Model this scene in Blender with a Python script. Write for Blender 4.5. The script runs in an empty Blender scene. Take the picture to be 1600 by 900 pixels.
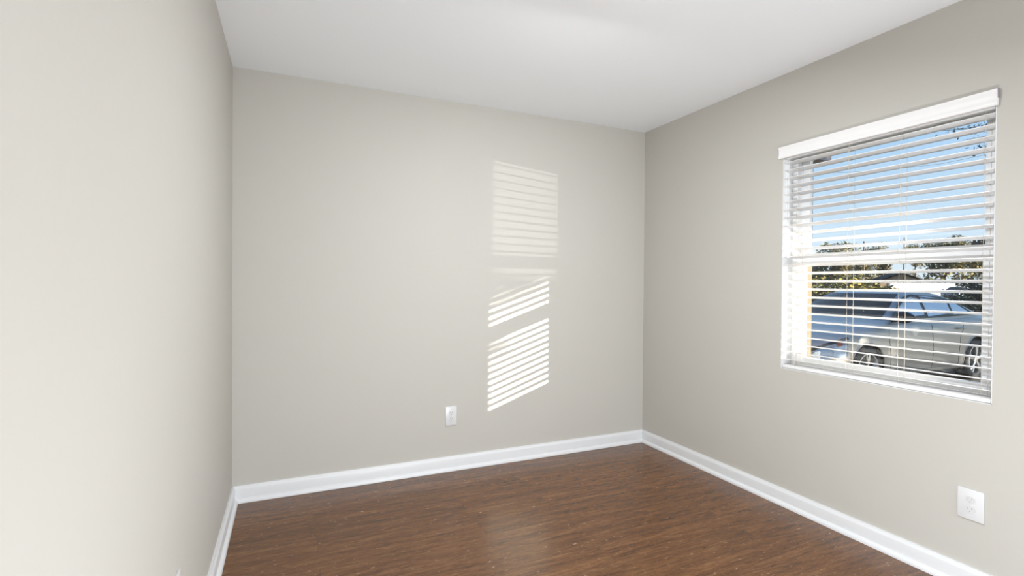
import bpy, bmesh, math, random
import numpy as np
from mathutils import Vector, Matrix

C = bpy.context.scene.collection
scene = bpy.context.scene
R = math.radians
rng = random.Random(7)

# ------------------------------------------------------------------ camera
CAM = Vector((-2.56513, -3.19570, 1.24603))
YAW, PITCH, ROLL, FPX = 0.419327, -0.010171, 0.006980, 782.482
fw = Vector((math.sin(YAW) * math.cos(PITCH), math.cos(YAW) * math.cos(PITCH), math.sin(PITCH)))
r0 = Vector((math.cos(YAW), -math.sin(YAW), 0))
u0 = r0.cross(fw)
rt = math.cos(ROLL) * r0 + math.sin(ROLL) * u0
up = -math.sin(ROLL) * r0 + math.cos(ROLL) * u0
cam_data = bpy.data.cameras.new('camera')
cam_data.sensor_width = 36.0
cam_data.lens = 36.0 * FPX / 1600.0
cam_data.clip_start = 0.02
cam_data.clip_end = 500
cam = bpy.data.objects.new('camera', cam_data)
C.objects.link(cam)
m3 = Matrix((rt, up, -fw)).transposed()
cam.matrix_world = Matrix.Translation(CAM) @ m3.to_4x4()
scene.camera = cam

# ------------------------------------------------------------------ exposure, sky, sun, lights
scene.view_settings.view_transform = 'Standard'
scene.view_settings.look = 'None'
scene.view_settings.exposure = 0.07
scene.view_settings.gamma = 1.0
scene.view_settings.use_curve_mapping = False
try:
    scene.cycles.max_bounces = 10
    scene.cycles.diffuse_bounces = 6
    scene.cycles.transparent_max_bounces = 16
    scene.cycles.caustics_reflective = False
    scene.cycles.caustics_refractive = False
    scene.cycles.sample_clamp_indirect = 6
except Exception:
    pass

world = bpy.data.worlds.new('sky')
scene.world = world
world.use_nodes = True
wn, wl = world.node_tree.nodes, world.node_tree.links
wn.clear()
w_out = wn.new('ShaderNodeOutputWorld')
w_bg = wn.new('ShaderNodeBackground')
w_bg.inputs['Strength'].default_value = 1.0
w_tc = wn.new('ShaderNodeTexCoord')
w_sx = wn.new('ShaderNodeSeparateXYZ')
w_rp = wn.new('ShaderNodeValToRGB')
w_rp.color_ramp.elements[0].position = 0.0
w_rp.color_ramp.elements[0].color = (0.80, 0.90, 0.99, 1)
w_rp.color_ramp.elements[1].position = 0.9
w_rp.color_ramp.elements[1].color = (0.10, 0.26, 0.66, 1)
for pos, col in ((0.10, (0.64, 0.81, 0.98)), (0.19, (0.50, 0.72, 0.965)), (0.28, (0.38, 0.62, 0.94))):
    e = w_rp.color_ramp.elements.new(pos)
    e.color = (*col, 1)
wl.new(w_tc.outputs['Generated'], w_sx.inputs[0])
wl.new(w_sx.outputs['Z'], w_rp.inputs[0])
wl.new(w_rp.outputs[0], w_bg.inputs['Color'])
wl.new(w_bg.outputs[0], w_out.inputs[0])


def add_light(name, kind, loc, direction, energy, color, **kw):
    d = bpy.data.lights.new(name, kind)
    d.energy = energy
    d.color = color
    for k, v in kw.items():
        setattr(d, k, v)
    o = bpy.data.objects.new(name, d)
    C.objects.link(o)
    o.location = loc
    if direction is not None:
        o.rotation_euler = Vector(direction).to_track_quat('-Z', 'Y').to_euler()
    return o


SUN_DIR = Vector((-0.70, 1.0, -0.244)).normalized()
add_light('sun', 'SUN', (8, -12, 6), SUN_DIR, 26.0, (1.0, 0.93, 0.82), angle=R(0.53))
# added fill light in the closed hall, shining through the opening behind the camera
add_light('rear_fill_light', 'AREA', (-1.42, -7.6, 1.15), (0, 1, 0.06), 100, (0.90, 0.955, 1.0),
          shape='RECTANGLE', size=2.4, size_y=2.0)
# added low fill light beside the camera, and the flush ceiling lamp in the middle of the room
add_light('low_fill_light', 'POINT', (-1.60, -2.95, 0.28), None, 94, (0.88, 0.945, 1.0), shadow_soft_size=0.14)
add_light('ceiling_lamp_light', 'AREA', (-1.42, -1.75, 2.310), (0.02, 0.28, -1), 34, (0.92, 0.96, 1.0), shape='DISK', size=0.28)
# added spot lamp standing in for low sun glinting off a car bonnet across the street, thrown back up through the window
GLINT = Vector((5.9, -10.4, 1.36))
add_light('bonnet_glint', 'SPOT', GLINT, Vector((0.1, -1.62, 1.74)) - GLINT, 2100, (1.0, 0.975, 0.96),
          spot_size=R(5.4), spot_blend=0.35, shadow_soft_size=0.010)


# ------------------------------------------------------------------ material helpers
def newmat(name):
    m = bpy.data.materials.new(name)
    m.use_nodes = True
    n = m.node_tree.nodes
    return m, n, m.node_tree.links, n['Principled BSDF']


def plain(name, col, rough=0.5, metal=0.0, spec=0.5, coat=0.0, noise=0.0, nscale=20.0, bump=0.0, bscale=60.0):
    m, n, l, b = newmat(name)
    b.inputs['Base Color'].default_value = (*col, 1)
    b.inputs['Roughness'].default_value = rough
    b.inputs['Metallic'].default_value = metal
    b.inputs['Specular IOR Level'].default_value = spec
    b.inputs['Coat Weight'].default_value = coat
    tc = n.new('ShaderNodeTexCoord')
    if noise > 0:
        nz = n.new('ShaderNodeTexNoise')
        nz.inputs['Scale'].default_value = nscale
        nz.inputs['Detail'].default_value = 4
        mx = n.new('ShaderNodeMix')
        mx.data_type = 'RGBA'
        mx.inputs['A'].default_value = (*[c * (1 - noise) for c in col], 1)
        mx.inputs['B'].default_value = (*[min(1, c * (1 + noise)) for c in col], 1)
        l.new(tc.outputs['Object'], nz.inputs['Vector'])
        l.new(nz.outputs['Fac'], mx.inputs['Factor'])
        l.new(mx.outputs['Result'], b.inputs['Base Color'])
    if bump > 0:
        nb = n.new('ShaderNodeTexNoise')
        nb.inputs['Scale'].default_value = bscale
        nb.inputs['Detail'].default_value = 5
        bp = n.new('ShaderNodeBump')
        bp.inputs['Strength'].default_value = bump
        bp.inputs['Distance'].default_value = 0.004
        l.new(tc.outputs['Object'], nb.inputs['Vector'])
        l.new(nb.outputs['Fac'], bp.inputs['Height'])
        l.new(bp.outputs[0], b.inputs['Normal'])
    return m


def wall_paint(name, col):
    """greige wall paint over a faint trowelled texture"""
    m, n, l, b = newmat(name)
    b.inputs['Base Color'].default_value = (*col, 1)
    b.inputs['Roughness'].default_value = 0.62
    b.inputs['Specular IOR Level'].default_value = 0.25
    tc = n.new('ShaderNodeTexCoord')
    n1 = n.new('ShaderNodeTexNoise')
    n1.inputs['Scale'].default_value = 14
    n1.inputs['Detail'].default_value = 6
    n1.inputs['Distortion'].default_value = 1.2
    n2 = n.new('ShaderNodeTexNoise')
    n2.inputs['Scale'].default_value = 3.0
    rp = n.new('ShaderNodeValToRGB')
    rp.color_ramp.elements[0].position = 0.50
    rp.color_ramp.elements[1].position = 0.68
    mu = n.new('ShaderNodeMath')
    mu.operation = 'MULTIPLY'
    bp = n.new('ShaderNodeBump')
    bp.inputs['Strength'].default_value = 0.22
    bp.inputs['Distance'].default_value = 0.006
    l.new(tc.outputs['Object'], n1.inputs['Vector'])
    l.new(tc.outputs['Object'], n2.inputs['Vector'])
    l.new(n2.outputs['Fac'], rp.inputs[0])
    l.new(n1.outputs['Fac'], mu.inputs[0])
    l.new(rp.outputs[0], mu.inputs[1])
    l.new(mu.outputs[0], bp.inputs['Height'])
    l.new(bp.outputs[0], b.inputs['Normal'])
    return m


def floor_wood(name):
    """dark brown vinyl planks running along x"""
    m, n, l, b = newmat(name)
    tc = n.new('ShaderNodeTexCoord')
    br = n.new('ShaderNodeTexBrick')
    br.offset = 0.37
    br.inputs['Scale'].default_value = 1.0
    br.inputs['Brick Width'].default_value = 1.22
    br.inputs['Row Height'].default_value = 0.15
    br.inputs['Mortar Size'].default_value = 0.0012
    br.inputs['Mortar Smooth'].default_value = 0.6
    br.inputs['Bias'].default_value = 0.0
    br.inputs['Color1'].default_value = (0.0, 0.0, 0.0, 1)
    br.inputs['Color2'].default_value = (1, 1, 1, 1)
    br.inputs['Mortar'].default_value = (0.5, 0.5, 0.5, 1)
    l.new(tc.outputs['Object'], br.inputs['Vector'])
    # per plank shift of the grain
    mp = n.new('ShaderNodeMapping')
    mp.inputs['Scale'].default_value = (1.6, 17.0, 1.0)
    l.new(tc.outputs['Object'], mp.inputs['Vector'])
    add = n.new('ShaderNodeVectorMath')
    add.operation = 'ADD'
    sc = n.new('ShaderNodeVectorMath')
    sc.operation = 'SCALE'
    sc.inputs['Scale'].default_value = 7.3
    l.new(br.outputs['Color'], sc.inputs[0])
    l.new(mp.outputs[0], add.inputs[0])
    l.new(sc.outputs[0], add.inputs[1])
    g = n.new('ShaderNodeTexNoise')
    g.inputs['Scale'].default_value = 1.5
    g.inputs['Detail'].default_value = 9
    g.inputs['Roughness'].default_value = 0.68
    g.inputs['Distortion'].default_value = 0.5
    l.new(add.outputs[0], g.inputs['Vector'])
    rp = n.new('ShaderNodeValToRGB')
    els = rp.color_ramp.elements
    els[0].position = 0.36
    els[0].color = (0.052, 0.019, 0.005, 1)
    els[1].position = 0.68
    els[1].color = (0.30, 0.145, 0.058, 1)
    e = els.new(0.46)
    e.color = (0.115, 0.046, 0.015, 1)
    e = els.new(0.55)
    e.color = (0.172, 0.075, 0.027, 1)
    mp3 = n.new('ShaderNodeMapping')
    mp3.inputs['Scale'].default_value = (7.0, 60.0, 1.0)
    l.new(tc.outputs['Object'], mp3.inputs['Vector'])
    g2 = n.new('ShaderNodeTexNoise')
    g2.inputs['Scale'].default_value = 1.6
    g2.inputs['Detail'].default_value = 7
    g2.inputs['Roughness'].default_value = 0.75
    g2.inputs['Distortion'].default_value = 1.1
    l.new(mp3.outputs[0], g2.inputs['Vector'])
    gm = n.new('ShaderNodeMix')
    gm.data_type = 'FLOAT'
    gm.inputs['Factor'].default_value = 0.55
    l.new(g.outputs['Fac'], gm.inputs['A'])
    l.new(g2.outputs['Fac'], gm.inputs['B'])
    l.new(gm.outputs['Result'], rp.inputs[0])
    # plank to plank tone
    tone = n.new('ShaderNodeMix')
    tone.data_type = 'RGBA'
    tone.blend_type = 'MULTIPLY'
    tone.inputs['Factor'].default_value = 0.16
    l.new(rp.outputs[0], tone.inputs['A'])
    l.new(br.outputs['Color'], tone.inputs['B'])
    # pale mineral flecks of the embossed print
    mp2 = n.new('ShaderNodeMapping')
    mp2.inputs['Scale'].default_value = (22.0, 46.0, 1.0)
    l.new(tc.outputs['Object'], mp2.inputs['Vector'])
    fl = n.new('ShaderNodeTexNoise')
    fl.inputs['Scale'].default_value = 1.4
    fl.inputs['Detail'].default_value = 6
    fl.inputs['Roughness'].default_value = 0.6
    l.new(mp2.outputs[0], fl.inputs['Vector'])
    fr = n.new('ShaderNodeValToRGB')
    fr.color_ramp.elements[0].position = 0.63
    fr.color_ramp.elements[0].color = (0, 0, 0, 1)
    fr.color_ramp.elements[1].position = 0.80
    fr.color_ramp.elements[1].color = (1, 1, 1, 1)
    l.new(fl.outputs['Fac'], fr.inputs[0])
    mx = n.new('ShaderNodeMix')
    mx.data_type = 'RGBA'
    mx.inputs['B'].default_value = (0.60, 0.42, 0.27, 1)
    l.new(fr.outputs[0], mx.inputs['Factor'])
    l.new(tone.outputs['Result'], mx.inputs['A'])
    l.new(mx.outputs['Result'], b.inputs['Base Color'])
    # seams
    seam = n.new('ShaderNodeMix')
    seam.data_type = 'RGBA'
    seam.inputs['B'].default_value = (0.06, 0.03, 0.017, 1)
    sf = n.new('ShaderNodeMath')
    sf.operation = 'MULTIPLY'
    sf.inputs[1].default_value = 0.55
    l.new(br.outputs['Fac'], sf.inputs[0])
    l.new(sf.outputs[0], seam.inputs['Factor'])
    l.new(mx.outputs['Result'], seam.inputs['A'])
    l.new(seam.outputs['Result'], b.inputs['Base Color'])
    b.inputs['Roughness'].default_value = 0.25
    b.inputs['Specular IOR Level'].default_value = 0.5
    bp = n.new('ShaderNodeBump')
    bp.inputs['Strength'].default_value = 0.12
    bp.inputs['Distance'].default_value = 0.002
    l.new(g.outputs['Fac'], bp.inputs['Height'])
    l.new(bp.outputs[0], b.inputs['Normal'])
    return m


def pane_glass(name):
    """thin clear pane: mostly transparent, reflecting by Fresnel"""
    m, n, l, b = newmat(name)
    n.remove(b)
    out = n['Material Output']
    tr = n.new('ShaderNodeBsdfTransparent')
    tr.inputs[0].default_value = (0.97, 0.985, 0.98, 1)
    gl = n.new('ShaderNodeBsdfGlossy')
    gl.inputs['Roughness'].default_value = 0.0
    lw = n.new('ShaderNodeLayerWeight')
    lw.inputs['Blend'].default_value = 0.5
    pw = n.new('ShaderNodeMath')
    pw.operation = 'POWER'
    pw.inputs[1].default_value = 3.0
    fr = n.new('ShaderNodeMath')
    fr.operation = 'MULTIPLY_ADD'
    fr.inputs[1].default_value = 0.9
    fr.inputs[2].default_value = 0.03
    l.new(lw.outputs['Facing'], pw.inputs[0])
    l.new(pw.outputs[0], fr.inputs[0])
    mx = n.new('ShaderNodeMixShader')
    l.new(fr.outputs[0], mx.inputs[0])
    l.new(tr.outputs[0], mx.inputs[1])
    l.new(gl.outputs[0], mx.inputs[2])
    l.new(mx.outputs[0], out.inputs[0])
    return m


def leaf_mat(name, c1, c2):
    m, n, l, b = newmat(name)
    tc = n.new('ShaderNodeTexCoord')
    nz = n.new('ShaderNodeTexNoise')
    nz.inputs['Scale'].default_value = 3.5
    nz.inputs['Detail'].default_value = 6
    rp = n.new('ShaderNodeValToRGB')
    rp.color_ramp.elements[0].position = 0.36
    rp.color_ramp.elements[0].color = (*c1, 1)
    rp.color_ramp.elements[1].position = 0.64
    rp.color_ramp.elements[1].color = (*c2, 1)
    l.new(tc.outputs['Object'], nz.inputs['Vector'])
    l.new(nz.outputs['Fac'], rp.inputs[0])
    l.new(rp.outputs[0], b.inputs['Base Color'])
    b.inputs['Roughness'].default_value = 0.6
    return m


M = {}
M['wall'] = wall_paint('greige_wall_paint', (0.500, 0.482, 0.442))
M['ceiling'] = plain('ceiling_white', (0.91, 0.94, 0.975), 0.8, spec=0.2, bump=0.06, bscale=40)
M['trim'] = plain('trim_white', (0.69, 0.695, 0.705), 0.35, noise=0.01)
M['vinyl'] = plain('window_vinyl_white', (0.84, 0.84, 0.84), 0.35, noise=0.01)
M['slat'] = plain('slat_white', (0.82, 0.815, 0.81), 0.40, noise=0.01)
M['cord'] = plain('cord_cream', (0.60, 0.53, 0.43), 0.8, noise=0.05, nscale=200)
M['plate'] = plain('outlet_white', (0.66, 0.66, 0.665), 0.3, noise=0.005)
M['socket'] = plain('outlet_face_white', (0.62, 0.62, 0.625), 0.35, noise=0.005)
M['slot'] = plain('outlet_slot_grey', (0.34, 0.33, 0.32), 0.6, noise=0.02)
M['floor'] = floor_wood('dark_wood_plank')
M['pane'] = pane_glass('clear_pane')
M['latch'] = plain('latch_black', (0.02, 0.02, 0.022), 0.4, noise=0.05)
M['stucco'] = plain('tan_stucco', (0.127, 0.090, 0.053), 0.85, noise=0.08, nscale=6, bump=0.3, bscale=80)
M['fascia'] = plain('grey_fascia', (0.30, 0.27, 0.30), 0.7, noise=0.05)
M['shingle'] = plain('shingle_brown', (0.050, 0.037, 0.032), 0.9, noise=0.25, nscale=9, bump=0.4, bscale=30)
M['lawn'] = plain('lawn', (0.045, 0.050, 0.017), 0.9, noise=0.35, nscale=1.5, bump=0.4, bscale=40)
M['concrete'] = plain('driveway_concrete', (0.124, 0.104, 0.082), 0.85, noise=0.15, nscale=2.5, bump=0.2, bscale=90)
M['bark'] = plain('bark', (0.060, 0.043, 0.030), 0.9, noise=0.3, nscale=18, bump=0.5, bscale=30)
M['pole'] = plain('weathered_pole', (0.100, 0.075, 0.055), 0.9, noise=0.2, nscale=10)
M['wire'] = plain('black_wire', (0.02, 0.02, 0.025), 0.6, noise=0.02)
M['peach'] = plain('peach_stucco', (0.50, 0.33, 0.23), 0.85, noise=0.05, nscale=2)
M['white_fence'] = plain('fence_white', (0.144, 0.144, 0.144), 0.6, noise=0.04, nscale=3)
M['hedge'] = leaf_mat('hedge_leaf', (0.03, 0.034, 0.007), (0.22, 0.175, 0.022))
M['tree'] = leaf_mat('tree_leaf', (0.05, 0.05, 0.018), (0.26, 0.21, 0.07))
M['darkleaf'] = leaf_mat('dark_leaf', (0.008, 0.014, 0.008), (0.045, 0.062, 0.032))
M['shadetree'] = leaf_mat('oak_leaf', (0.03, 0.05, 0.015), (0.10, 0.13, 0.04))
M['paint'] = plain('silver_paint', (0.50, 0.46, 0.41), 0.30, metal=0.35, coat=0.35, noise=0.02, nscale=300)
M['carglass'] = plain('car_glass', (0.60, 0.63, 0.68), 0.02, metal=0.6, spec=1.0, coat=1.0, noise=0.05)
M['screen'] = plain('windscreen_glass', (0.075, 0.062, 0.040), 0.05, spec=0.18, noise=0.2, nscale=2)
M['rubber'] = plain('tyre_rubber', (0.025, 0.025, 0.027), 0.75, noise=0.1, nscale=40)
M['rim'] = plain('alloy_rim', (0.55, 0.54, 0.52), 0.28, metal=0.9, noise=0.03)
M['blacktrim'] = plain('black_trim', (0.018, 0.018, 0.02), 0.35, noise=0.05)
M['chrome'] = plain('chrome', (0.72, 0.72, 0.74), 0.12, metal=1.0, noise=0.02)
M['lens'] = plain('headlight_lens', (0.36, 0.44, 0.56), 0.06, metal=0.35, coat=1.0, noise=0.35, nscale=12)
M['amber'] = plain('amber_marker', (0.45, 0.12, 0.06), 0.2, coat=0.8, noise=0.05)
M['redlens'] = plain('red_tail_lens', (0.45, 0.02, 0.02), 0.15, coat=0.8, noise=0.05)


# ------------------------------------------------------------------ mesh helpers
def link(name, bm, mat, parent=None, smooth=False, sharp=None):
    me = bpy.data.meshes.new(name)
    bmesh.ops.recalc_face_normals(bm, faces=bm.faces)
    bm.to_mesh(me)
    bm.free()
    o = bpy.data.objects.new(name, me)
    C.objects.link(o)
    if isinstance(mat, (list, tuple)):
        for k in mat:
            me.materials.append(M[k])
    else:
        me.materials.append(M[mat])
    if smooth:
        for p in me.polygons:
            p.use_smooth = True
        if sharp:
            me.set_sharp_from_angle(angle=R(sharp))
    if parent:
        o.parent = parent
    return o


def box(bm, x0, x1, y0, y1, z0, z1, bev=0.0, mi=0):
    t = bmesh.new()
    bmesh.ops.create_cube(t, size=1.0)
    for v in t.verts:
        v.co = Vector((x0 + (v.co.x + .5) * (x1 - x0), y0 + (v.co.y + .5) * (y1 - y0), z0 + (v.co.z + .5) * (z1 - z0)))
    if bev > 0:
        bmesh.ops.bevel(t, geom=list(t.edges), offset=bev, segments=2, profile=0.5, affect='EDGES')
    merge(bm, t, mi)


def merge(bm, t, mi=0, mat=None):
    vm = {}
    for v in t.verts:
        vm[v] = bm.verts.new(mat @ v.co if mat else v.co)
    for f in t.faces:
        try:
            nf = bm.faces.new([vm[v] for v in f.verts])
            nf.material_index = mi
        except ValueError:
            pass
    t.free()


def tube(bm, pts, rad, seg=8):
    pts = [Vector(p) for p in pts]
    if not isinstance(rad, (list, tuple)):
        rad = [rad] * len(pts)
    rings = []
    for i, p in enumerate(pts):
        a = pts[max(0, i - 1)]
        b = pts[min(len(pts) - 1, i + 1)]
        d = (b - a).normalized()
        h = Vector((0, 0, 1)) if abs(d.z) < 0.9 else Vector((1, 0, 0))
        s = d.cross(h).normalized()
        t = s.cross(d).normalized()
        rings.append([bm.verts.new(p + rad[i] * (math.cos(2 * math.pi * k / seg) * s + math.sin(2 * math.pi * k / seg) * t)) for k in range(seg)])
    for a, b in zip(rings, rings[1:]):
        for k in range(seg):
            bm.faces.new((a[k], a[(k + 1) % seg], b[(k + 1) % seg], b[k]))
    bm.faces.new(rings[0])
    bm.faces.new(list(reversed(rings[-1])))


def lathe(bm, prof, seg=40, axis='z', centre=(0, 0, 0), closed=False):
    """prof: (radius, height) pairs turned about an axis"""
    c = Vector(centre)
    rings = []
    for r, h in prof:
        ring = []
        for k in range(seg):
            a = 2 * math.pi * k / seg
            ca, sa = math.cos(a) * r, math.sin(a) * r
            v = {'z': Vector((ca, sa, h)), 'y': Vector((ca, h, sa)), 'x': Vector((h, ca, sa))}[axis]
            ring.append(bm.verts.new(c + v))
        rings.append(ring)
    prs = list(zip(rings, rings[1:]))
    if closed:
        prs.append((rings[-1], rings[0]))
    for a, b in prs:
        for k in range(seg):
            bm.faces.new((a[k], a[(k + 1) % seg], b[(k + 1) % seg], b[k]))
    if not closed:
        for rg in (rings[0], rings[-1]):
            try:
                bm.faces.new(rg)
            except ValueError:
                pass


def prism(bm, pts, n, d):
    """polygon pts (3D) swept along vector n*d"""
    n = Vector(n) * d
    a = [bm.verts.new(Vector(p)) for p in pts]
    b = [bm.verts.new(Vector(p) + n) for p in pts]
    bm.faces.new(a)
    bm.faces.new(list(reversed(b)))
    k = len(a)
    for i in range(k):
        bm.faces.new((a[i], a[(i + 1) % k], b[(i + 1) % k], b[i]))


def empty(name, loc, rz=0.0):
    o = bpy.data.objects.new(name, None)
    o.empty_display_size = 0.1
    C.objects.link(o)
    o.location = loc
    o.rotation_euler = (0, 0, rz)
    return o


def tag(o, label, cat, group=None):
    o['label'] = label
    o['category'] = cat
    if group:
        o['group'] = group
    return o


def struct(o):
    o['kind'] = 'structure'
    return o


def copy_tree(o, parent=None):
    c = o.copy()
    C.objects.link(c)
    if parent:
        c.parent = parent
    for ch in list(o.children):
        copy_tree(ch, c)
    return c


# ------------------------------------------------------------------ room shell
W, H, YR = 2.8534, 2.44, -5.6        # width, height, far end behind the camera
WT = 0.20                            # block wall thickness
WY0, WY1, WZ0, WZ1 = -2.155, -1.215, 0.772, 2.026   # window opening
bm = bmesh.new(); box(bm, -W - WT, WT, -8.2, WT, -0.28, 0.0); struct(link('floor', bm, 'floor'))
bm = bmesh.new(); box(bm, -W - WT, WT, -8.2, WT, H, H + 0.15); struct(link('ceiling', bm, 'ceiling'))
bm = bmesh.new(); box(bm, -W - WT, 0.0, 0.0, WT, 0.0, H); struct(link('wall_back', bm, 'wall'))
bm = bmesh.new(); box(bm, -W - WT, -W, YR, 0.0, 0.0, H); struct(link('wall_left', bm, 'wall'))
bm = bmesh.new()
box(bm, 0, WT, YR, WY0, 0.0, H)
box(bm, 0, WT, WY1, WT, 0.0, H)
box(bm, 0, WT, WY0, WY1, 0.0, WZ0)
box(bm, 0, WT, WY0, WY1, WZ1, H)
struct(link('wall_right', bm, 'wall'))
# rear wall behind the camera with a wide cased opening left for the added fill light
bm = bmesh.new()
box(bm, -W - WT, -2.65, YR - WT, YR, 0.0, H)
box(bm, -0.20, WT, YR - WT, YR, 0.0, H)
box(bm, -2.65, -0.20, YR - WT, YR, 2.15, H)
struct(link('wall_rear', bm, 'wall'))
# closed hall added beyond the opening to block the sun, holding the fill light
bm = bmesh.new()
box(bm, -W - WT, WT, -8.2, -8.0, 0.0, H)
box(bm, -W - WT, -W, -8.0, YR - WT, 0.0, H)
box(bm, 0.0, WT, -8.0, YR - WT, 0.0, H)
struct(link('wall_sun_block', bm, 'wall'))
# white return lining the window recess
bm = bmesh.new()
t_ = 0.003
box(bm, 0.0005, WT, WY1 - t_, WY1, WZ0, WZ1)
box(bm, 0.0005, WT, WY0, WY0 + t_, WZ0, WZ1)
box(bm, 0.0005, WT, WY0, WY1, WZ0, WZ0 + t_)
box(bm, 0.0005, WT, WY0, WY1, WZ1 - t_, WZ1)
struct(link('trim_1', bm, 'trim'))

# baseboards: profiled plank with a shoe moulding at its foot
BPROF = [(0.0, 0.0), (0.032, 0.0), (0.032, 0.006), (0.0305, 0.013), (0.026, 0.019), (0.0165, 0.023),
         (0.0165, 0.072), (0.0145, 0.080), (0.010, 0.085), (0.008, 0.0925), (0.0, 0.0925)]


def baseboard(name, a, b, inward, mitre_a, mitre_b):
    """a->b along the wall; profile points (distance from wall, z); mitred at flagged ends"""
    a, b, n = Vector(a), Vector(b), Vector(inward)
    d = (b - a).normalized()
    bm = bmesh.new()
    ra = [bm.verts.new(a + n * t + d * (t if mitre_a else 0) + Vector((0, 0, z))) for t, z in BPROF]
    rb = [bm.verts.new(b + n * t - d * (t if mitre_b else 0) + Vector((0, 0, z))) for t, z in BPROF]
    k = len(BPROF)
    for i in range(k):
        bm.faces.new((ra[i], ra[(i + 1) % k], rb[(i + 1) % k], rb[i]))
    bm.faces.new(ra); bm.faces.new(list(reversed(rb)))
    return struct(link(name, bm, 'trim', smooth=True, sharp=35))


baseboard('baseboard_back', (-W, 0, 0), (0, 0, 0), (0, -1, 0), True, True)
baseboard('baseboard_right', (0, 0, 0), (0, YR, 0), (-1, 0, 0), True, False)
baseboard('baseboard_left', (-W, YR, 0), (-W, 0, 0), (1, 0, 0), False, True)

# ------------------------------------------------------------------ window 1 (single hung, white vinyl)
win = struct(empty('window_1', (0.12, (WY0 + WY1) / 2, WZ0)))


def wpart(name, bm, mat, parent=None, **k):
    """window parts are written in world coordinates, then parented without moving"""
    o = link(name, bm, mat, None, **k)
    p = parent or win
    o.parent = p
    q = Vector((0, 0, 0))
    r = p
    while r is not None:
        q += r.location
        r = r.parent
    for v in o.data.vertices:
        v.co -= q
    return o


def ring_frame(bm, x0, x1, ya, yb, za, zb, fl, fr_, fb, ft, bev=0.002):
    """rectangular frame; ya<yb; stile widths at yb side (fl), ya side (fr_), bottom and top"""
    box(bm, x0, x1, yb - fl, yb, za, zb, bev)
    box(bm, x0, x1, ya, ya + fr_, za, zb, bev)
    box(bm, x0, x1, ya + fr_, yb - fl, za, za + fb, bev)
    box(bm, x0, x1, ya + fr_, yb - fl, zb - ft, zb, bev)


ya, yb, za, zb = WY0 + t_, WY1 - t_, WZ0 + t_, WZ1 - t_
bm = bmesh.new(); ring_frame(bm, 0.080, 0.165, ya, yb, za, zb, 0.028, 0.028, 0.022, 0.028); wpart('frame', bm, 'vinyl')
bm = bmesh.new(); ring_frame(bm, 0.116, 0.142, ya + .028, yb - .028, 1.352, zb - .028, 0.048, 0.048, 0.070, 0.040)
us = wpart('upper_sash', bm, 'vinyl')
bm = bmesh.new(); box(bm, 0.128, 0.131, -2.079, -1.291, 1.42, 1.958); wpart('pane', bm, 'pane', us)
bm = bmesh.new(); ring_frame(bm, 0.086, 0.114, ya + .028, yb - .028, za + .022, 1.421, 0.042, 0.042, 0.042, 0.070)
ls = wpart('lower_sash', bm, 'vinyl')
bm = bmesh.new(); box(bm, 0.098, 0.101, -2.085, -1.285, 0.836, 1.354); wpart('pane', bm, 'pane', ls)
for yy in (-2.058, -1.312):
    bm = bmesh.new()
    box(bm, 0.088, 0.112, yy - .017, yy + .017, 1.4215, 1.432, 0.002)
    box(bm, 0.090, 0.098, yy - .012, yy - .003, 1.432, 1.445, 0.001)
    box(bm, 0.090, 0.098, yy + .003, yy + .012, 1.432, 1.445, 0.001)
    wpart('sash_latch', bm, 'latch' if yy < -1.7 else 'vinyl', ls)

# ------------------------------------------------------------------ faux wood blind hung inside the recess
blind = tag(empty('window_blind', (0.031, (WY0 + WY1) / 2, WZ1 - t_)),
            'white horizontal slat blind, tilted open, hanging in the window recess', 'blind')


def bpart(name, bm, mat, parent=None, **k):
    return wpart(name, bm, mat, parent or blind, **k)


bm = bmesh.new()
# moulded valance across the top: a shaped board with short returns at both ends
vp = [(-0.004, 1.962), (-0.014, 1.962), (-0.017, 1.968), (-0.017, 1.976), (-0.014, 1.981), (-0.014, 2.008), (-0.017, 2.014),
      (-0.018, 2.026), (-0.004, 2.026)]
prism(bm, [(x, -2.163, z) for x, z in vp], (0, 1, 0), 0.966)
bpart('valance', bm, 'slat', smooth=True, sharp=35)
bm = bmesh.new(); box(bm, -0.0170, -0.0045, -2.1665, -2.1632, 1.990, 2.029, 0.0008); bpart('valance_clip', bm, 'fascia')
bm = bmesh.new(); box(bm, 0.003, 0.056, WY0 + .006, WY1 - .006, 1.956, 2.020, 0.002); bpart('headrail', bm, 'slat')
TILT = R(11.5)
bm = bmesh.new(); box(bm, -0.025, 0.025, -0.463, 0.463, -0.0016, 0.0016, 0.0010)
slat0 = link('slat', bm, 'slat', blind, smooth=True, sharp=40)
slat0.rotation_euler = (0, TILT, 0)
Z_TOP, PITCH_Z, NS = 1.9340, 0.0445, 26
for k in range(NS):
    s = slat0 if k == 0 else slat0.copy()
    if k:
        C.objects.link(s)
        s.parent = blind
    s.location = (0, 0, Z_TOP - PITCH_Z * k - (WZ1 - t_))
bm = bmesh.new(); box(bm, 0.004, 0.056, -2.149, -1.221, 0.7765, 0.793, 0.003); bpart('bottom_rail', bm, 'slat', smooth=True, sharp=40)
for yy in (-1.297, -1.577, -1.812, -2.118):
    bm = bmesh.new()
    for xx in (0.0050, 0.0570):
        tube(bm, [(xx, yy, 1.968), (xx, yy, 0.793)], 0.0007, 5)
    for k in range(NS):
        z = Z_TOP - PITCH_Z * k - 0.0022
        dz = math.tan(TILT) * 0.026
        tube(bm, [(0.005, yy, z + dz), (0.057, yy, z - dz)], 0.0006, 4)
    bpart('ladder_cord', bm, 'cord')
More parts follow.
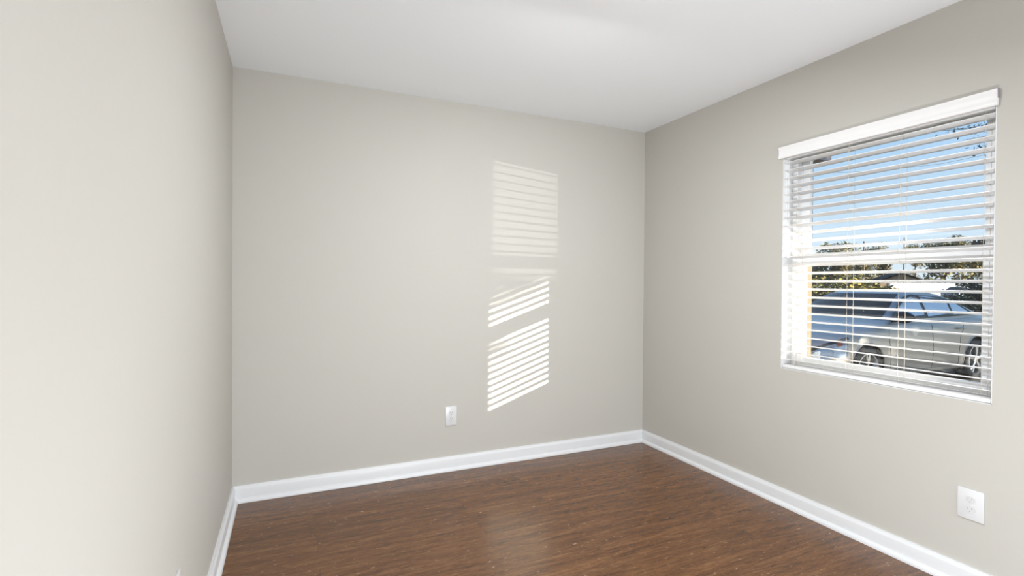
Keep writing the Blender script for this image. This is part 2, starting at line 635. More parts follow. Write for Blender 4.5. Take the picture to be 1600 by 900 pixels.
for yy, zz in ((-1.240, 1.425), (-1.252, 1.400)):
    bm = bmesh.new(); tube(bm, [(-0.001, yy, 1.972), (-0.001, yy, zz + .03)], 0.0012, 6)
    lc = bpart('lift_cord', bm, 'slat')
    bm = bmesh.new()
    lathe(bm, [(0.001, zz + .034), (0.004, zz + .032), (0.0052, zz + .022), (0.0075, zz), (0.007, zz - .004), (0.001, zz - .005)], 14,
          centre=(-0.001, yy, 0))
    bpart('tassel', bm, 'slat', lc, smooth=True, sharp=50)


# ------------------------------------------------------------------ wall outlets
def make_outlet(w, h, label, loc, rz):
    """plate lies in local xz, facing local -y; origin at the plate's middle on the wall"""
    o = tag(empty('wall_outlet', loc, rz), label, 'outlet', 'wall outlets')
    bm = bmesh.new()
    hw, hh = w / 2, h / 2
    box(bm, -hw, hw, -0.007, 0.0, -hh, hh, 0.0026)
    link('plate', bm, 'plate', o, smooth=True, sharp=30)
    for s in (1, -1):
        bm = bmesh.new()
        pts = []
        for k in range(28):
            a = 2 * math.pi * k / 28
            pts.append((0.0172 * math.cos(a), -0.0095, s * 0.0195 + max(-0.0140, min(0.0140, 0.0172 * math.sin(a)))))
        prism(bm, pts, (0, 1, 0), 0.004)
        rc = link('receptacle', bm, 'socket', o)
        for sx, hh_ in ((-0.0062, 0.0045), (0.0062, 0.0036)):
            bm = bmesh.new(); box(bm, sx - .0011, sx + .0011, -0.0101, -0.0093, s * .0195 + .0035 - hh_, s * .0195 + .0035 + hh_)
            link('slot', bm, 'slot', rc)
        bm = bmesh.new(); lathe(bm, [(0.0024, -0.0101), (0.0024, -0.0093)], 12, axis='y', centre=(0, 0, s * .0195 - .0078))
        link('ground_hole', bm, 'slot', rc)
    bm = bmesh.new(); lathe(bm, [(0.0030, -0.0085), (0.0030, -0.0065)], 14, axis='y')
    box(bm, -0.0024, 0.0024, -0.0088, -0.0084, -0.0004, 0.0004)
    link('screw', bm, 'socket', o)
    return o


make_outlet(0.076, 0.128, 'white duplex outlet on the back wall, below and left of the sunlit stripes', (-1.579, 0.0, 0.360), 0.0)
make_outlet(0.088, 0.126, 'white duplex outlet on the right wall below the window', (0.0, -2.094, 0.349), R(-90))
make_outlet(0.072, 0.118, 'edge-on white outlet low on the left wall at the frame bottom', (-W, -1.545, 0.362), R(90))

# ------------------------------------------------------------------ ceiling lamp (just above the frame)
lamp = tag(empty('ceiling_lamp', (-1.42, -1.75, H)), 'round white flush ceiling lamp in the middle of the ceiling', 'lamp')
bm = bmesh.new(); lathe(bm, [(0.01, 0.0), (0.17, 0.0), (0.175, -0.010), (0.165, -0.025), (0.01, -0.028)], 48)
link('base', bm, 'trim', lamp, smooth=True, sharp=40)
mg, n_, l_, b_ = newmat('frosted_lit_glass')
b_.inputs['Base Color'].default_value = (0.9, 0.88, 0.84, 1)
b_.inputs['Emission Color'].default_value = (1.0, 0.95, 0.88, 1)
b_.inputs['Emission Strength'].default_value = 3.0
tcn = n_.new('ShaderNodeTexCoord'); nzn = n_.new('ShaderNodeTexNoise'); l_.new(tcn.outputs['Object'], nzn.inputs['Vector'])
l_.new(nzn.outputs['Fac'], b_.inputs['Roughness'])
M['litglass'] = mg
bm = bmesh.new()
lathe(bm, [(0.155, -0.026)] + [(0.155 * math.cos(a), -0.026 - 0.075 * math.sin(a)) for a in [R(d) for d in range(10, 90, 10)]] + [(0.004, -0.1015)], 48)
link('lamp_shade', bm, 'litglass', lamp, smooth=True)
bm = bmesh.new(); lathe(bm, [(0.009, -0.100), (0.011, -0.106), (0.007, -0.114), (0.002, -0.118)], 20)
link('finial', bm, 'chrome', lamp, smooth=True)

# made-up stand for the added low fill light (its light is set at the top)
fl = tag(empty('fill_lamp', (-1.60, -2.95, 0)), 'added low fill lamp on the floor near the camera, below the frame', 'lamp')
bm = bmesh.new(); lathe(bm, [(.005, 0), (.14, 0), (.14, .012), (.12, .022), (.02, .034), (.005, .034)], 36); link('base', bm, 'chrome', fl, smooth=True, sharp=40)
bm = bmesh.new(); tube(bm, [(0, 0, .03), (0, 0, .08)], .011, 14); link('pole', bm, 'chrome', fl, smooth=True)
bm = bmesh.new(); lathe(bm, [(.012, .075), (.05, .08), (.06, .105), (.055, .112), (.012, .10)], 32); link('socket', bm, 'chrome', fl, smooth=True)

# ------------------------------------------------------------------ outdoors: ground and the house's garage wing
GZ = -0.29
bm = bmesh.new(); box(bm, 0.21, 190, -60, 190, GZ - 0.2, GZ); o = struct(link('ground_lawn', bm, 'lawn'))
bm = bmesh.new(); box(bm, 2.95, 16.0, -1.4, 5.6, GZ - .05, GZ + 0.006); struct(link('ground_driveway', bm, 'concrete'))
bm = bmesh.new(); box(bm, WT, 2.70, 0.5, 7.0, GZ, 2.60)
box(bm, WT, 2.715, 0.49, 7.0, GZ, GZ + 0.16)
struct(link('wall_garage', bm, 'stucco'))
bm = bmesh.new()
prism(bm, [(2.88, 0.42, 2.605), (2.88, 0.42, 2.66), (2.88, 3.7, 3.75), (2.88, 7.1, 2.66), (2.88, 7.1, 2.605), ], (-1, 0, 0), 2.67)
struct(link('roof_garage', bm, 'fascia'))


# ------------------------------------------------------------------ the silver sedan
def pchip(xs, ys, x):
    xs, ys = np.array(xs, float), np.array(ys, float)
    h = np.diff(xs); d = np.diff(ys) / h
    m = np.zeros_like(ys)
    for i in range(1, len(xs) - 1):
        if d[i - 1] * d[i] > 0:
            w1 = 2 * h[i] + h[i - 1]; w2 = h[i] + 2 * h[i - 1]
            m[i] = (w1 + w2) / (w1 / d[i - 1] + w2 / d[i])
    m[0], m[-1] = d[0], d[-1]
    i = int(np.clip(np.searchsorted(xs, x) - 1, 0, len(xs) - 2))
    t = (x - xs[i]) / h[i]
    return float((1 + 2 * t) * (1 - t) ** 2 * ys[i] + t * (1 - t) ** 2 * h[i] * m[i] + t * t * (3 - 2 * t) * ys[i + 1] + t * t * (t - 1) * h[i] * m[i + 1])


WB = 2.83                    # wheelbase; u = 0 at the front axle, growing to the rear
UO = 1.42                    # u of the car's own origin
HW = 0.92
wU = ([-.95, -.90, -.80, -.6, -.3, 0, .6, 1.4, 2.2, 2.83, 3.3, 3.65, 3.82, 3.90], [.56, .68, .78, .865, .905, .917, .915, .92, .918, .915, .885, .81, .70, .60])
tU = ([-.95, -.90, -.8, -.6, -.3, 0, .3, .55, 1.0, 2.6, 3.1, 3.4, 3.7, 3.84, 3.90], [.60, .68, .755, .835, .905, .962, 1.015, 1.055, 1.06, 1.07, 1.09, 1.075, 1.03, .95, .80])
sU = ([-.95, -.90, -.8, -.6, -.3, 0, .45, 1.5, 2.83, 3.4, 3.7, 3.84, 3.90], [.56, .63, .70, .765, .83, .89, .955, .975, 1.01, .995, .955, .89, .76])
bU = ([-.95, -.8, -.5, 0, 2.8, 3.5, 3.9], [.34, .23, .19, .18, .18, .24, .38])


def section(u):
    w, zt, zs, zb = pchip(*wU, u), pchip(*tU, u), pchip(*sU, u), pchip(*bU, u)
    h = [(0, zb), (.55 * w, zb), (.86 * w, zb + .005), (.955 * w, zb + .05), (.985 * w, zb + .15), (w, zb + .40 * (zs - zb)),
         (w * 1.0, zb + .60 * (zs - zb)), (.992 * w, zb + .75 * (zs - zb)), (.985 * w, zb + .86 * (zs - zb)), (.968 * w, zs - .030), (.935 * w, zs),
         (.88 * w, zs + .40 * (zt - zs)), (.74 * w, zs + .68 * (zt - zs)), (.5 * w, zs + .88 * (zt - zs)), (.25 * w, zt - .004), (0, zt)]
    return [Vector((u - UO, -y, z)) for y, z in h] + [Vector((u - UO, y, z)) for y, z in reversed(h[1:-1])]


NK = 30


def side_y(u, z):
    s = section(u)[3:12]
    for a, b in zip(s, s[1:]):
        if a.z <= z <= b.z:
            t = (z - a.z) / max(1e-6, b.z - a.z)
            return -(a.y + t * (b.y - a.y))
    return -s[5].y


def body_patch(us, ks, off, sides=(1, -1)):
    """strip of the body skin between ring indices ks, pushed out by off"""
    bm = bmesh.new()
    for sg in sides:
        g = []
        for u in us:
            s = section(u)
            row = []
            for k in ks:
                p = s[k]
                nrm = Vector((-.35 if u < 0 else (.35 if u > 3 else 0), -1 if abs(p.y) > .05 else 0, .35))
                q = p + nrm.normalized() * off
                row.append(bm.verts.new((q.x, sg * q.y, q.z)))
            g.append(row)
        for a, b in zip(g, g[1:]):
            for i in range(len(ks) - 1):
                bm.faces.new((a[i], a[i + 1], b[i + 1], b[i]))
    return bm


def lerp_list(a, b, n):
    return [a + (b - a) * i / (n - 1) for i in range(n)]


# cabin: horizontal rings between the belt and the roof
fZ = ([.92, 1.05, 1.2, 1.32, 1.40, 1.44], [.22, .50, .80, 1.04, 1.24, 1.48])       # centre of the windscreen
rZ = ([.92, 1.05, 1.15, 1.27, 1.36, 1.41, 1.44], [3.75, 3.40, 3.16, 2.84, 2.56, 2.32, 2.05])
hZ = ([.92, 1.0, 1.1, 1.25, 1.36, 1.41, 1.44], [.865, .845, .800, .718, .645, .600, .53])


def cabin_ring(z, n=64):
    uf, ur, hw = pchip(*fZ, z), pchip(*rZ, z), pchip(*hZ, z)
    pts = []
    bow_f, bow_r = .20, .10
    half = []
    nf, ns, nr = 9, 15, 8
    cf = .86
    for i in range(nf):                      # across the windscreen, centre to A pillar
        v = i / (nf - 1)
        half.append((uf + bow_f * (cf * v) ** 2.2, hw * cf * v))
    ua, ya_ = half[-1]
    for i in range(1, ns):                   # along the side
        t = i / ns
        uu = ua + .05 + (ur - .10 - ua - .05) * t
        ease = min(1.0, t / .10)
        e2 = min(1.0, (1 - t) / .14)
        half.append((uu, hw * (cf + (1 - cf) * math.sin(ease * math.pi / 2)) * (.86 + .14 * math.sin(e2 * math.pi / 2))))
    for i in range(nr):                      # across the backlight to its centre
        v = 1 - i / (nr - 1)
        half.append((ur - bow_r * (.86 * v) ** 2, hw * .86 * v))
    ring = [Vector((u - UO, -y, z)) for u, y in half] + [Vector((u - UO, y, z)) for u, y in reversed(half[1:-1])]
    return ring, nf, ns, nr, len(half)


def cabin_side_y(z):
    return pchip(*hZ, z)


def poly_side_glass(pts, off):
    """(u,z) outline on the cabin side -> slightly raised panel with thickness, both sides separately built"""
    zs = [p[1] for p in pts]
    return [Vector((u - UO, -(cabin_side_y(z) + off), z)) for u, z in pts]


def make_car():
    x0, y0 = 4.85, 1.15
    car = empty('sedan', (x0 + UO, y0 + HW, GZ + 0.006))
    # --- body shell with the four wheel arches cut through it
    us = sorted(set([-.95, -.945, -.93] + lerp_list(-.90, 3.84, 74) + [3.87, 3.89, 3.90]))
    bm = bmesh.new()
    rings = [[bm.verts.new(p) for p in section(u)] for u in us]
    for a, b in zip(rings, rings[1:]):
        for k in range(NK):
            bm.faces.new((a[k], a[(k + 1) % NK], b[(k + 1) % NK], b[k]))
    bm.faces.new(rings[0]); bm.faces.new(list(reversed(rings[-1])))
    body = link('body', bm, 'paint', None, smooth=True, sharp=42)
    cb = bmesh.new()
    for u in (0.0, WB):
        for s in (-1, 1):
            lathe(cb, [(0.385, s * 0.50), (0.385, s * 1.05)], 44, axis='y', centre=(u - UO, 0, 0.335))
    cutter = link('arch_cutter', cb, 'blacktrim')
    md = body.modifiers.new('arches', 'BOOLEAN')
    md.object = cutter
    md.operation = 'DIFFERENCE'
    md.solver = 'EXACT'
    md.material_mode = 'TRANSFER'
    bpy.context.view_layer.update()
    dg = bpy.context.evaluated_depsgraph_get()
    me = bpy.data.meshes.new_from_object(body.evaluated_get(dg))
    body.modifiers.clear()
    body.data = me
    me.name = 'body'
    me.set_sharp_from_angle(angle=R(42))
    bpy.data.objects.remove(cutter)
    body.parent = car
    # --- cabin (roof and pillars)
    zz = [.93, 1.0, 1.06, 1.12, 1.18, 1.24, 1.30, 1.35, 1.39, 1.415, 1.432, 1.44]
    bm = bmesh.new()
    rr = []
    for z in zz:
        ring, nf, ns, nr, nh = cabin_ring(z)
        rr.append([bm.verts.new(p) for p in ring])
    n = len(rr[0])
    for a, b in zip(rr, rr[1:]):
        for k in range(n):
            bm.faces.new((a[k], a[(k + 1) % n], b[(k + 1) % n], b[k]))
    top = rr[-1]
    cx = sum((v.co for v in top), Vector()) / n
    prev = top
    for f, dz in ((.75, .010), (.45, .018), (.15, .022)):
        nxt = [bm.verts.new((cx.x + (v.co.x - cx.x) * f, v.co.y * f, 1.44 + dz)) for v in top]
        for k in range(n):
            bm.faces.new((prev[k], prev[(k + 1) % n], nxt[(k + 1) % n], nxt[k]))
        prev = nxt
    bm.faces.new(prev)
    link('roof', bm, 'paint', car, smooth=True, sharp=60)

    def ring_glass(name, sel, z0, z1, off, mat='carglass'):
        bm = bmesh.new()
        rows = []
        for z in lerp_list(z0, z1, 8):
            ring, nf, ns, nr, nh = cabin_ring(z)
            rows.append([p for p in sel(ring, nf, ns, nr, nh)])
        g = []
        for r_ in rows:
            c = sum(r_, Vector()) / len(r_)
            g.append([bm.verts.new(p + off) for p in r_])
        for a, b in zip(g, g[1:]):
            for k in range(len(a) - 1):
                bm.faces.new((a[k], a[k + 1], b[k + 1], b[k]))
        return link(name, bm, mat, car, smooth=True)

    ring_glass('windshield', lambda r, nf, ns, nr, nh: list(reversed(r[1:nf])) [0:0] + r[-(nf - 1):] + r[0:nf], 1.03, 1.395, Vector((-.006, 0, .006)), 'screen')
    ring_glass('rear_window', lambda r, nf, ns, nr, nh: r[nh - nr + 1: nh + nr - 2], 1.09, 1.375, Vector((.006, 0, .006)))

    def side_panel(name, pts, mat, off, th=.006, parent=None):
        res = []
        for sg in (1, -1):
            bm = bmesh.new()
            # subdivide the outline in z so that it follows the curved side
            out = []
            k = len(pts)
            for i in range(k):
                a, b = pts[i], pts[(i + 1) % k]
                for j in range(5):
                    t = j / 5
                    out.append((a[0] + (b[0] - a[0]) * t, a[1] + (b[1] - a[1]) * t))
            zs_ = sorted(set([round(z, 3) for _, z in pts]))
            zl, zh = zs_[0], zs_[-1]
            rows = []
            for z in lerp_list(zl + 1e-4, zh - 1e-4, 9):
                xs = []
                for i in range(k):
                    a, b = pts[i], pts[(i + 1) % k]
                    if (a[1] - z) * (b[1] - z) < 0:
                        t = (z - a[1]) / (b[1] - a[1])
                        xs.append(a[0] + (b[0] - a[0]) * t)
                if len(xs) >= 2:
                    rows.append((min(xs), max(xs), z))
            g = []
            for lo, hi, z in rows:
                y = cabin_side_y(z) + off
                g.append([bm.verts.new((u - UO, -sg * y, z)) for u in lerp_list(lo, hi, 4)])
            for a, b in zip(g, g[1:]):
                for q in range(3):
                    bm.faces.new((a[q], a[q + 1], b[q + 1], b[q]))
            o = link(name, bm, mat, parent or car, smooth=True)
            res.append(o)
        return res

    # glass band first as dark surround, then the panes
    band = [(.62, 1.03), (2.95, 1.075), (2.60, 1.27), (2.20, 1.375), (1.50, 1.395), (1.24, 1.355), (.93, 1.21)]
    side_panel('window_surround', band, 'blacktrim', .003)
    side_panel('side_window', [(.74, 1.045), (1.52, 1.055), (1.60, 1.372), (1.36, 1.362), (1.02, 1.225)], 'carglass', .007)
    side_panel('side_window', [(1.60, 1.057), (2.26, 1.067), (2.34, 1.318), (2.14, 1.362), (1.68, 1.374)], 'carglass', .007)
    side_panel('quarter_window', [(2.32, 1.072), (2.82, 1.085), (2.56, 1.245), (2.40, 1.300)], 'carglass', .007)
    # --- chrome belt line
    for sg in (1, -1):
        bm = bmesh.new()
        tube(bm, [(u - UO, -sg * (cabin_side_y(1.03 + (u - .6) * .018) + .012), 1.028 + (u - .6) * .018) for u in lerp_list(.6, 2.98, 14)], .008, 6)
        link('belt_moulding', bm, 'blacktrim', car, smooth=True)
    # --- door and panel seams
    for sg in (1, -1):
        for path in ([(.52, .30), (.50, .55), (.47, .80), (.50, .94)], [(1.56, .28), (1.56, .6), (1.56, .94)],
                     [(2.33, .74), (2.42, .84), (2.44, .97)], [(.52, .29), (1.5, .28), (2.3, .29)], [(2.3, .29), (2.28, .45), (2.33, .74)]):
            pts = []
            for (ua, za_), (ub, zb_) in zip(path, path[1:]):
                for t in lerp_list(0, 1, 6):
                    u, z = ua + (ub - ua) * t, za_ + (zb_ - za_) * t
                    pts.append((u - UO, -sg * (side_y(u, z) + .0005), z))
            bm = bmesh.new(); tube(bm, pts, .0035, 5)
            link('panel_seam', bm, 'blacktrim', car)
        # handles
        for u in (1.38, 2.38 - .06):
            y = side_y(u, .86)
            bm = bmesh.new()
            tube(bm, [(u - UO - .10, -sg * (y - .004), .862), (u - UO - .085, -sg * (y + .028), .864), (u - UO, -sg * (y + .036), .866),
                      (u - UO + .085, -sg * (y + .028), .864), (u - UO + .10, -sg * (y - .004), .862)], [.012, .014, .016, .014, .012], 8)
            link('door_handle', bm, 'paint', car, smooth=True)
        # mirror: a rounded shell on a short arm with a dark foot
        bm = bmesh.new()
        t = bmesh.new()
        bmesh.ops.create_uvsphere(t, u_segments=20, v_segments=12, radius=1.0)
        for v in t.verts:
            x, y, z = v.co
            v.co = Vector((.62 - UO + x * .085 * (1.0 if x < 0 else .55), -sg * (1.03 + y * .13), 1.075 + z * (.085 - .02 * y * 1)))
        merge(bm, t)
        mo = link('mirror', bm, 'paint' if sg < 0 else 'blacktrim', car, smooth=True)
        bm = bmesh.new()
        tube(bm, [(.64 - UO, -sg * .84, 1.02), (.64 - UO, -sg * .92, 1.03), (.63 - UO, -sg * .99, 1.05)], [.03, .028, .024], 8)
        link('mirror_arm', bm, 'blacktrim', mo, smooth=True)
        # arch lips
        for u in (0, WB):
            bm = bmesh.new()
            pts = []
            for d in range(-18, 199, 9):
                a = R(d)
                uu, z = u + .392 * math.cos(a), .335 + .392 * math.sin(a)
                pts.append((uu - UO, -sg * (side_y(uu, max(.24, z)) - .004), z))
            tube(bm, pts, .014, 8)
            link('arch_lip', bm, 'paint', car, smooth=True)
    # --- lights
    for sg in (1, -1):
        hl = link('headlight', body_patch(lerp_list(-.905, -.42, 10), [6, 7, 8, 9, 10], .006, (sg,)), 'lens', car, smooth=True)
        link('marker', body_patch(lerp_list(-.60, -.51, 4), [8, 9], .012, (sg,)), 'amber', hl, smooth=True)
        link('lens_rim', body_patch(lerp_list(-.905, -.38, 10), [9, 10], .016, (sg,)), 'blacktrim', hl, smooth=True)
        link('tail_light', body_patch(lerp_list(3.52, 3.87, 8), [7, 8, 9, 10], .006, (sg,)), 'redlens', car, smooth=True)
    bm = bmesh.new()
    box(bm, -.965 - UO, -.93 - UO, -.46, .46, .38, .58, .01)
    gr = link('grille', bm, 'blacktrim', car)
    bm = bmesh.new()
    for k in range(5):
        box(bm, -.972 - UO, -.955 - UO, -.45, .45, .40 + k * .038, .408 + k * .038, .002)
    link('grille_bar', bm, 'chrome', gr)
    bm = bmesh.new(); box(bm, -.93 - UO, -.78 - UO, -.62, .62, .235, .30, .02); link('air_dam', bm, 'blacktrim', car)
    # --- wheels
    for u in (0.0, WB):
        for sg in (1, -1):
            yc = sg * -.805
            w = empty('wheel', (u - UO, yc, 0.335))
            w.parent = car
            bm = bmesh.new()
            prof = [(.235, -.095), (.265, -.108), (.310, -.105), (.330, -.085), (.335, -.05), (.335, .05), (.330, .085), (.310, .105), (.265, .108), (.235, .095)]
            lathe(bm, prof, 48, axis='y', closed=True)
            link('tyre', bm, 'rubber', w, smooth=True, sharp=50)
            bm = bmesh.new()
            lathe(bm, [(.237, -sg * .095), (.240, -sg * .104), (.228, -sg * .106), (.218, -sg * .085), (.205, -sg * .02), (.205, sg * .09), (.237, sg * .095)], 48, axis='y', closed=True)
            for k in range(5):
                for dd in (-.16, .16):
                    a = 2 * math.pi * k / 5 + .3
                    tube(bm, [(.045 * math.cos(a), -sg * .082, .045 * math.sin(a)),
                              (.13 * math.cos(a + dd * .7), -sg * .092, .13 * math.sin(a + dd * .7)),
                              (.222 * math.cos(a + dd), -sg * .088, .222 * math.sin(a + dd))], [.022, .017, .020], 8)
            link('rim', bm, 'rim', w, smooth=True, sharp=50)
            bm = bmesh.new(); lathe(bm, [(.005, -sg * .104), (.030, -sg * .103), (.060, -sg * .092), (.062, -sg * .06), (.005, -sg * .06)], 24, axis='y')
            link('hub', bm, 'rim', w, smooth=True, sharp=50)
            bm = bmesh.new(); lathe(bm, [(.02, sg * .01), (.17, sg * .01), (.17, sg * .03), (.02, sg * .03)], 32, axis='y', closed=True)
            link('brake_disc', bm, 'blacktrim', w)
    return car


sedan = tag(make_car(), 'silver sedan parked nose-in on the driveway just outside the window', 'car')
far = copy_tree(sedan)
fp_ = CAM + fw * 58 + rt * (695 / FPX * 58)
far.location = (fp_.x, fp_.y, GZ)
far.rotation_euler = (0, 0, R(8))
tag(far, 'small distant pale car parked far beyond the near sedan', 'car')


# ------------------------------------------------------------------ greenery
def leaves(bm, n, blobs, size, seed, squash=1.0):
    rg = random.Random(seed)
    wts = [b[3] ** 2 for b in blobs]
    for _ in range(n):
        b = rg.choices(blobs, wts)[0]
        while True:
            p = Vector((rg.uniform(-1, 1), rg.uniform(-1, 1), rg.uniform(-1, 1)))
            if 0.25 < p.length < 1:
                break
        c = Vector(b[:3]) + Vector((p.x * b[3], p.y * b[3], p.z * b[3] * squash))
        d = Vector((rg.gauss(0, 1), rg.gauss(0, 1), rg.gauss(0, 1))).normalized()
        e = d.orthogonal().normalized()
        s = size * rg.uniform(.6, 1.3)
        q = d * s; r_ = e * s * .5
        vs = [bm.verts.new(c - q), bm.verts.new(c + r_), bm.verts.new(c + q), bm.verts.new(c - r_)]
        bm.faces.new(vs)


def make_tree(name, loc, blobs, n, size, mat, label, cat, group, seed, trunk_h, tr=.12, bend=0.2, squash=.9):
    o = tag(empty(name, loc), label, cat, group)
    bm = bmesh.new(); leaves(bm, n, blobs, size, seed, squash)
    link('foliage', bm, mat, o)
    bm = bmesh.new()
    rg = random.Random(seed + 1)
    tops = Vector((rg.uniform(-bend, bend), rg.uniform(-bend, bend), trunk_h))
    tube(bm, [(0, 0, -.05), tops * .35 + Vector((bend * .3, 0, 0)), tops * .7, tops], [tr, tr * .8, tr * .65, tr * .5], 9)
    for b in blobs[:9]:
        e = Vector(b[:3])
        tube(bm, [tops * .75, (tops * .8 + e) / 2 + Vector((0, 0, -.1)), e], [tr * .4, tr * .25, tr * .1], 6)
    link('trunk', bm, 'bark', o, smooth=True)
    return o


def at(px, depth, y=450):
    """ground position on the line of sight of photo column px at a given depth along the view axis"""
    d = fw + rt * ((px - 800) / FPX) - up * ((y - 450) / FPX)
    d = d / d.dot(fw)
    p = CAM + d * depth
    return p


def blob_cloud(rg, n, rx, ry, z0, z1, rmin, rmax):
    return [(rg.uniform(-rx, rx), rg.uniform(-ry, ry), rg.uniform(z0, z1), rg.uniform(rmin, rmax)) for _ in range(n)]


# hedge shrubs beyond the sedan's nose
for i, (px, dep, h, r_) in enumerate(((1258, 13.5, 1.95, .85), (1296, 14.0, 2.08, .8), (1334, 14.5, 2.10, .8), (1366, 15.5, 1.78, .75), (1384, 17.0, 1.60, .6))):
    p = at(px, dep)
    rg = random.Random(40 + i)
    bl = [(rg.uniform(-r_ * .5, r_ * .5), rg.uniform(-r_ * .5, r_ * .5), rg.uniform(.4, h - .55), rg.uniform(.45, .6)) for _ in range(12)]
    lab = ['yellow-green hedge shrub right beside the tan garage wall', 'yellow-green hedge shrub second from the garage wall',
           'tall yellow-green hedge shrub in the middle of the hedge row', 'lower yellow-green hedge shrub fourth from the garage wall',
           'smallest yellow-green hedge shrub, beside the peach house'][i]
    make_tree('hedge_shrub', (p.x, p.y, GZ), bl, 2600, .075, 'hedge', lab, 'shrub', 'hedge shrubs beyond the car', 60 + i, h * .5, .05, .1, 1.0)

# tree line far behind
TL = [(1252, 96, 8.8, 3.0), (1300, 84, 8.9, 3.0), (1338, 128, 12.0, 4.4), (1384, 132, 12.9, 4.6), (1430, 136, 14.0, 4.8), (1476, 84, 9.9, 3.0), (1520, 100, 12.4, 3.6), (1562, 86, 11.2, 2.9)]
TLL = ['leftmost far tree, barely clearing the hedge', 'far yellowish tree left of the first pole', 'far tree behind the tall pole', 'far tree between the two poles',
       'far tree just right of the second pole', 'far tree above the distant pale car', 'far tree at the right end of the window view', 'rightmost far tree, hidden by the sash edge']
for i, (px, dep, h, r_) in enumerate(TL):
    p = at(px, dep)
    rg = random.Random(100 + i)
    bl = [(rg.uniform(-r_ * .75, r_ * .75), rg.uniform(-r_ * .75, r_ * .75), rg.uniform(2.2, h - 1.4), rg.uniform(1.1, 1.9)) for _ in range(22)]
    make_tree('broadleaf_tree', (p.x, p.y, GZ), bl, 3600, .30, 'tree', TLL[i], 'tree', 'far line of trees', 130 + i, h * .6, .2, .3, .8)

# dark bushes at the right of the view
for i, (px, dep, h) in enumerate(((1512, 20.0, 1.55), (1536, 17.5, 1.95))):
    p = at(px, dep)
    rg = random.Random(210 + i)
    bl = [(rg.uniform(-.4, .4), rg.uniform(-.4, .4), rg.uniform(.3, h - .4), rg.uniform(.35, .55)) for _ in range(10)]
    make_tree('dark_bush', (p.x, p.y, GZ), bl, 2200, .07, 'darkleaf',
              ['dark green bush behind the sedan boot', 'taller dark green bush at the right sash edge'][i], 'bush', 'dark bushes behind the sedan', 220 + i, h * .6, .05, .1, 1.0)

# near tree whose thin twigs hang into the top right of the view; trunk stands right of the window
p = at(1800, 9.0)
nt = tag(empty('twiggy_tree', (p.x, p.y, GZ)), 'thin-leaved tree whose twigs hang into the top right of the window', 'tree')
bm = bmesh.new(); bt = bmesh.new()
tube(bt, [(0, 0, -.05), (.05, .05, 1.5), (0, .1, 3.0), (-.1, .15, 4.3)], [.16, .13, .10, .07], 9)
rg = random.Random(5)
for k in range(9):
    tgt = at(rg.uniform(1455, 1570), 8.2 + rg.uniform(-.5, .5), rg.uniform(200, 238)) - Vector((p.x, p.y, GZ))
    mid = Vector((tgt.x * .5, tgt.y * .5, tgt.z + rg.uniform(.25, .5)))
    tube(bt, [(-.05, .12, 3.6), mid, tgt], [.03, .010, .003], 6)
    for _ in range(26):
        t = rg.uniform(.72, 1.05)
        c = mid.lerp(tgt, (t - .5) * 2) + Vector((rg.gauss(0, .07), rg.gauss(0, .07), rg.gauss(0, .07)))
        d = Vector((rg.gauss(0, 1), rg.gauss(0, 1), rg.gauss(0, 1))).normalized(); e = d.orthogonal()
        vs = [bm.verts.new(c - d * .032), bm.verts.new(c + e * .013), bm.verts.new(c + d * .032), bm.verts.new(c - e * .013)]
        bm.faces.new(vs)
leaves(bm, 1500, blob_cloud(random.Random(9), 10, 1.0, 1.0, 4.2, 5.4, .5, .8), .06, 11)
link('foliage', bm, 'darkleaf', nt)
link('trunk', bt, 'bark', nt, smooth=True)

# tall shade tree towards the sun: its crown keeps the sun off the upper half of the window
st = Vector((7.9, -11.8, GZ))
rg = random.Random(77)
bl = []
for _ in range(46):
    bl.append((rg.uniform(-2.6, 2.2), rg.uniform(-1.4, 1.4), rg.uniform(4.95, 8.2), rg.uniform(.6, 1.0)))
bl += [(-.95, 0, 3.97, .16), (-.93, 0, 4.42, .26), (-.92, .1, 4.62, .3), (-.45, 0, 4.74, .4), (-.15, .1, 4.67, .4), (-.75, 0, 4.70, .35)]
make_tree('shade_tree', st, bl, 16000, .13, 'shadetree', 'tall leafy tree across the lawn towards the low sun', 'tree', None, 300, 5.6, .22, .3, .75)

bl2 = []  # unseen tree added to keep direct sun off the sedan
rg = random.Random(78)
for _ in range(60):
    bl2.append((rg.uniform(-3.2, 3.2), rg.uniform(-1.2, 1.2), rg.uniform(3.7, 6.8), rg.uniform(.7, 1.1)))
make_tree('shade_tree', (15.6, -11.9, GZ), bl2, 12000, .14, 'shadetree', 'unseen low bushy tree added to shade the silver sedan', 'tree', None, 310, 4.0, .2, .3, .8)

# ------------------------------------------------------------------ neighbours' house, fence, poles, wires
c_ = at(1408, 107)
hs = tag(empty('gabled_house', (c_.x, c_.y, GZ), -R(48)), 'distant peach house with a low gable behind the white fence', 'house')
bm = bmesh.new()
prism(bm, [(-3.8, 0, 0), (3.8, 0, 0), (3.8, 0, 2.5), (0, 0, 4.0), (-3.8, 0, 2.5)], (0, 1, 0), 9)
link('wall', bm, 'peach', hs)
bm = bmesh.new()
prism(bm, [(-4.3, -.4, 2.42), (0, -.4, 4.12), (4.3, -.4, 2.42), (4.3, -.4, 2.62), (0, -.4, 4.36), (-4.3, -.4, 2.62)], (0, 1, 0), 9.8)
box(bm, -13, -3.5, 1.0, 9, 2.5, 3.0)
link('roof', bm, 'shingle', hs)
bm = bmesh.new(); box(bm, -12.6, -3.7, 1.4, 8.6, 0, 2.5); link('side_wing', bm, 'peach', hs)
for xx in (-2.2, 1.0):
    bm = bmesh.new(); box(bm, xx, xx + 1.2, -.05, .03, .9, 2.0, .01); link('window', bm, 'carglass', hs)

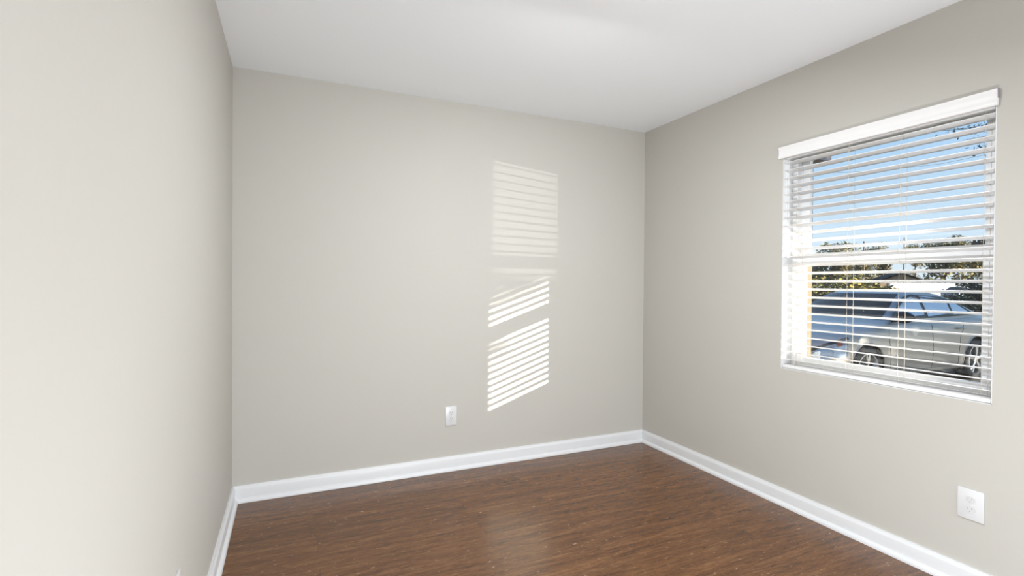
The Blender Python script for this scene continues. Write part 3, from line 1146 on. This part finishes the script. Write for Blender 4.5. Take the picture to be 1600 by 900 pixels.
f0, f1 = at(1391, 60), at(1492, 66)
fn = tag(empty('picket_fence', (f0.x, f0.y, GZ)), 'white board fence in front of the distant peach house', 'fence')
dv = Vector((f1.x - f0.x, f1.y - f0.y, 0)); L_ = dv.length; ang = math.atan2(dv.y, dv.x)
fn.rotation_euler = (0, 0, ang)
bm = bmesh.new()
nb = 46
for k in range(nb):
    xa = L_ * k / nb
    box(bm, xa, xa + L_ / nb * .9, -.02, .02, .05, 1.86 + (.05 if k % 2 else 0))
link('board_panel', bm, 'white_fence', fn)
bm = bmesh.new(); box(bm, 0, L_, .02, .08, .4, .5); box(bm, 0, L_, .02, .08, 1.5, 1.6); link('rail', bm, 'white_fence', fn)

PT = []
for (px, dep, ytop, lab) in ((1350, 70, 377, 'wooden utility pole with a crossarm, left of the two poles'), (1413, 82, 371, 'wooden utility pole with a crossarm, right of the two poles')):
    q = at(px, dep, ytop)
    po = tag(empty('utility_pole', (q.x, q.y, GZ), -R(62)), lab, 'pole', 'utility poles')
    hh = q.z - GZ
    bm = bmesh.new(); tube(bm, [(0, 0, -.1), (0, 0, hh)], [.11, .08], 10); link('post', bm, 'pole', po, smooth=True)
    bm = bmesh.new(); box(bm, -.55, .55, -.06, .06, hh - .75, hh - .60, .01); link('crossarm', bm, 'pole', po)
    for xx in (-.48, -.2, .2, .48):
        bm = bmesh.new(); lathe(bm, [(.03, hh - .60), (.05, hh - .55), (.03, hh - .50), (.05, hh - .45), (.02, hh - .40)], 10, centre=(xx, 0, 0))
        link('insulator', bm, 'fascia', po, smooth=True)

for k, (pts, lab) in enumerate(((((1180, 271), (1303, 270), (1349, 268), (1400, 264), (1470, 256), (1620, 226)), 'upper dark service wire crossing the sky'),
                                (((1180, 300), (1300, 279), (1349, 271), (1400, 262), (1470, 252), (1640, 218)), 'steeper dark service wire crossing the upper one'))):
    bm = bmesh.new()
    ps = [at(px, 24 + 4 * k, py) for px, py in pts]
    fine = []
    for a, b in zip(ps, ps[1:]):
        for t in (0, .33, .66):
            fine.append(a.lerp(b, t))
    fine.append(ps[-1])
    tube(bm, fine, .008, 6)
    tag(link('service_wire', bm, 'wire'), lab, 'wire', 'overhead service wires')
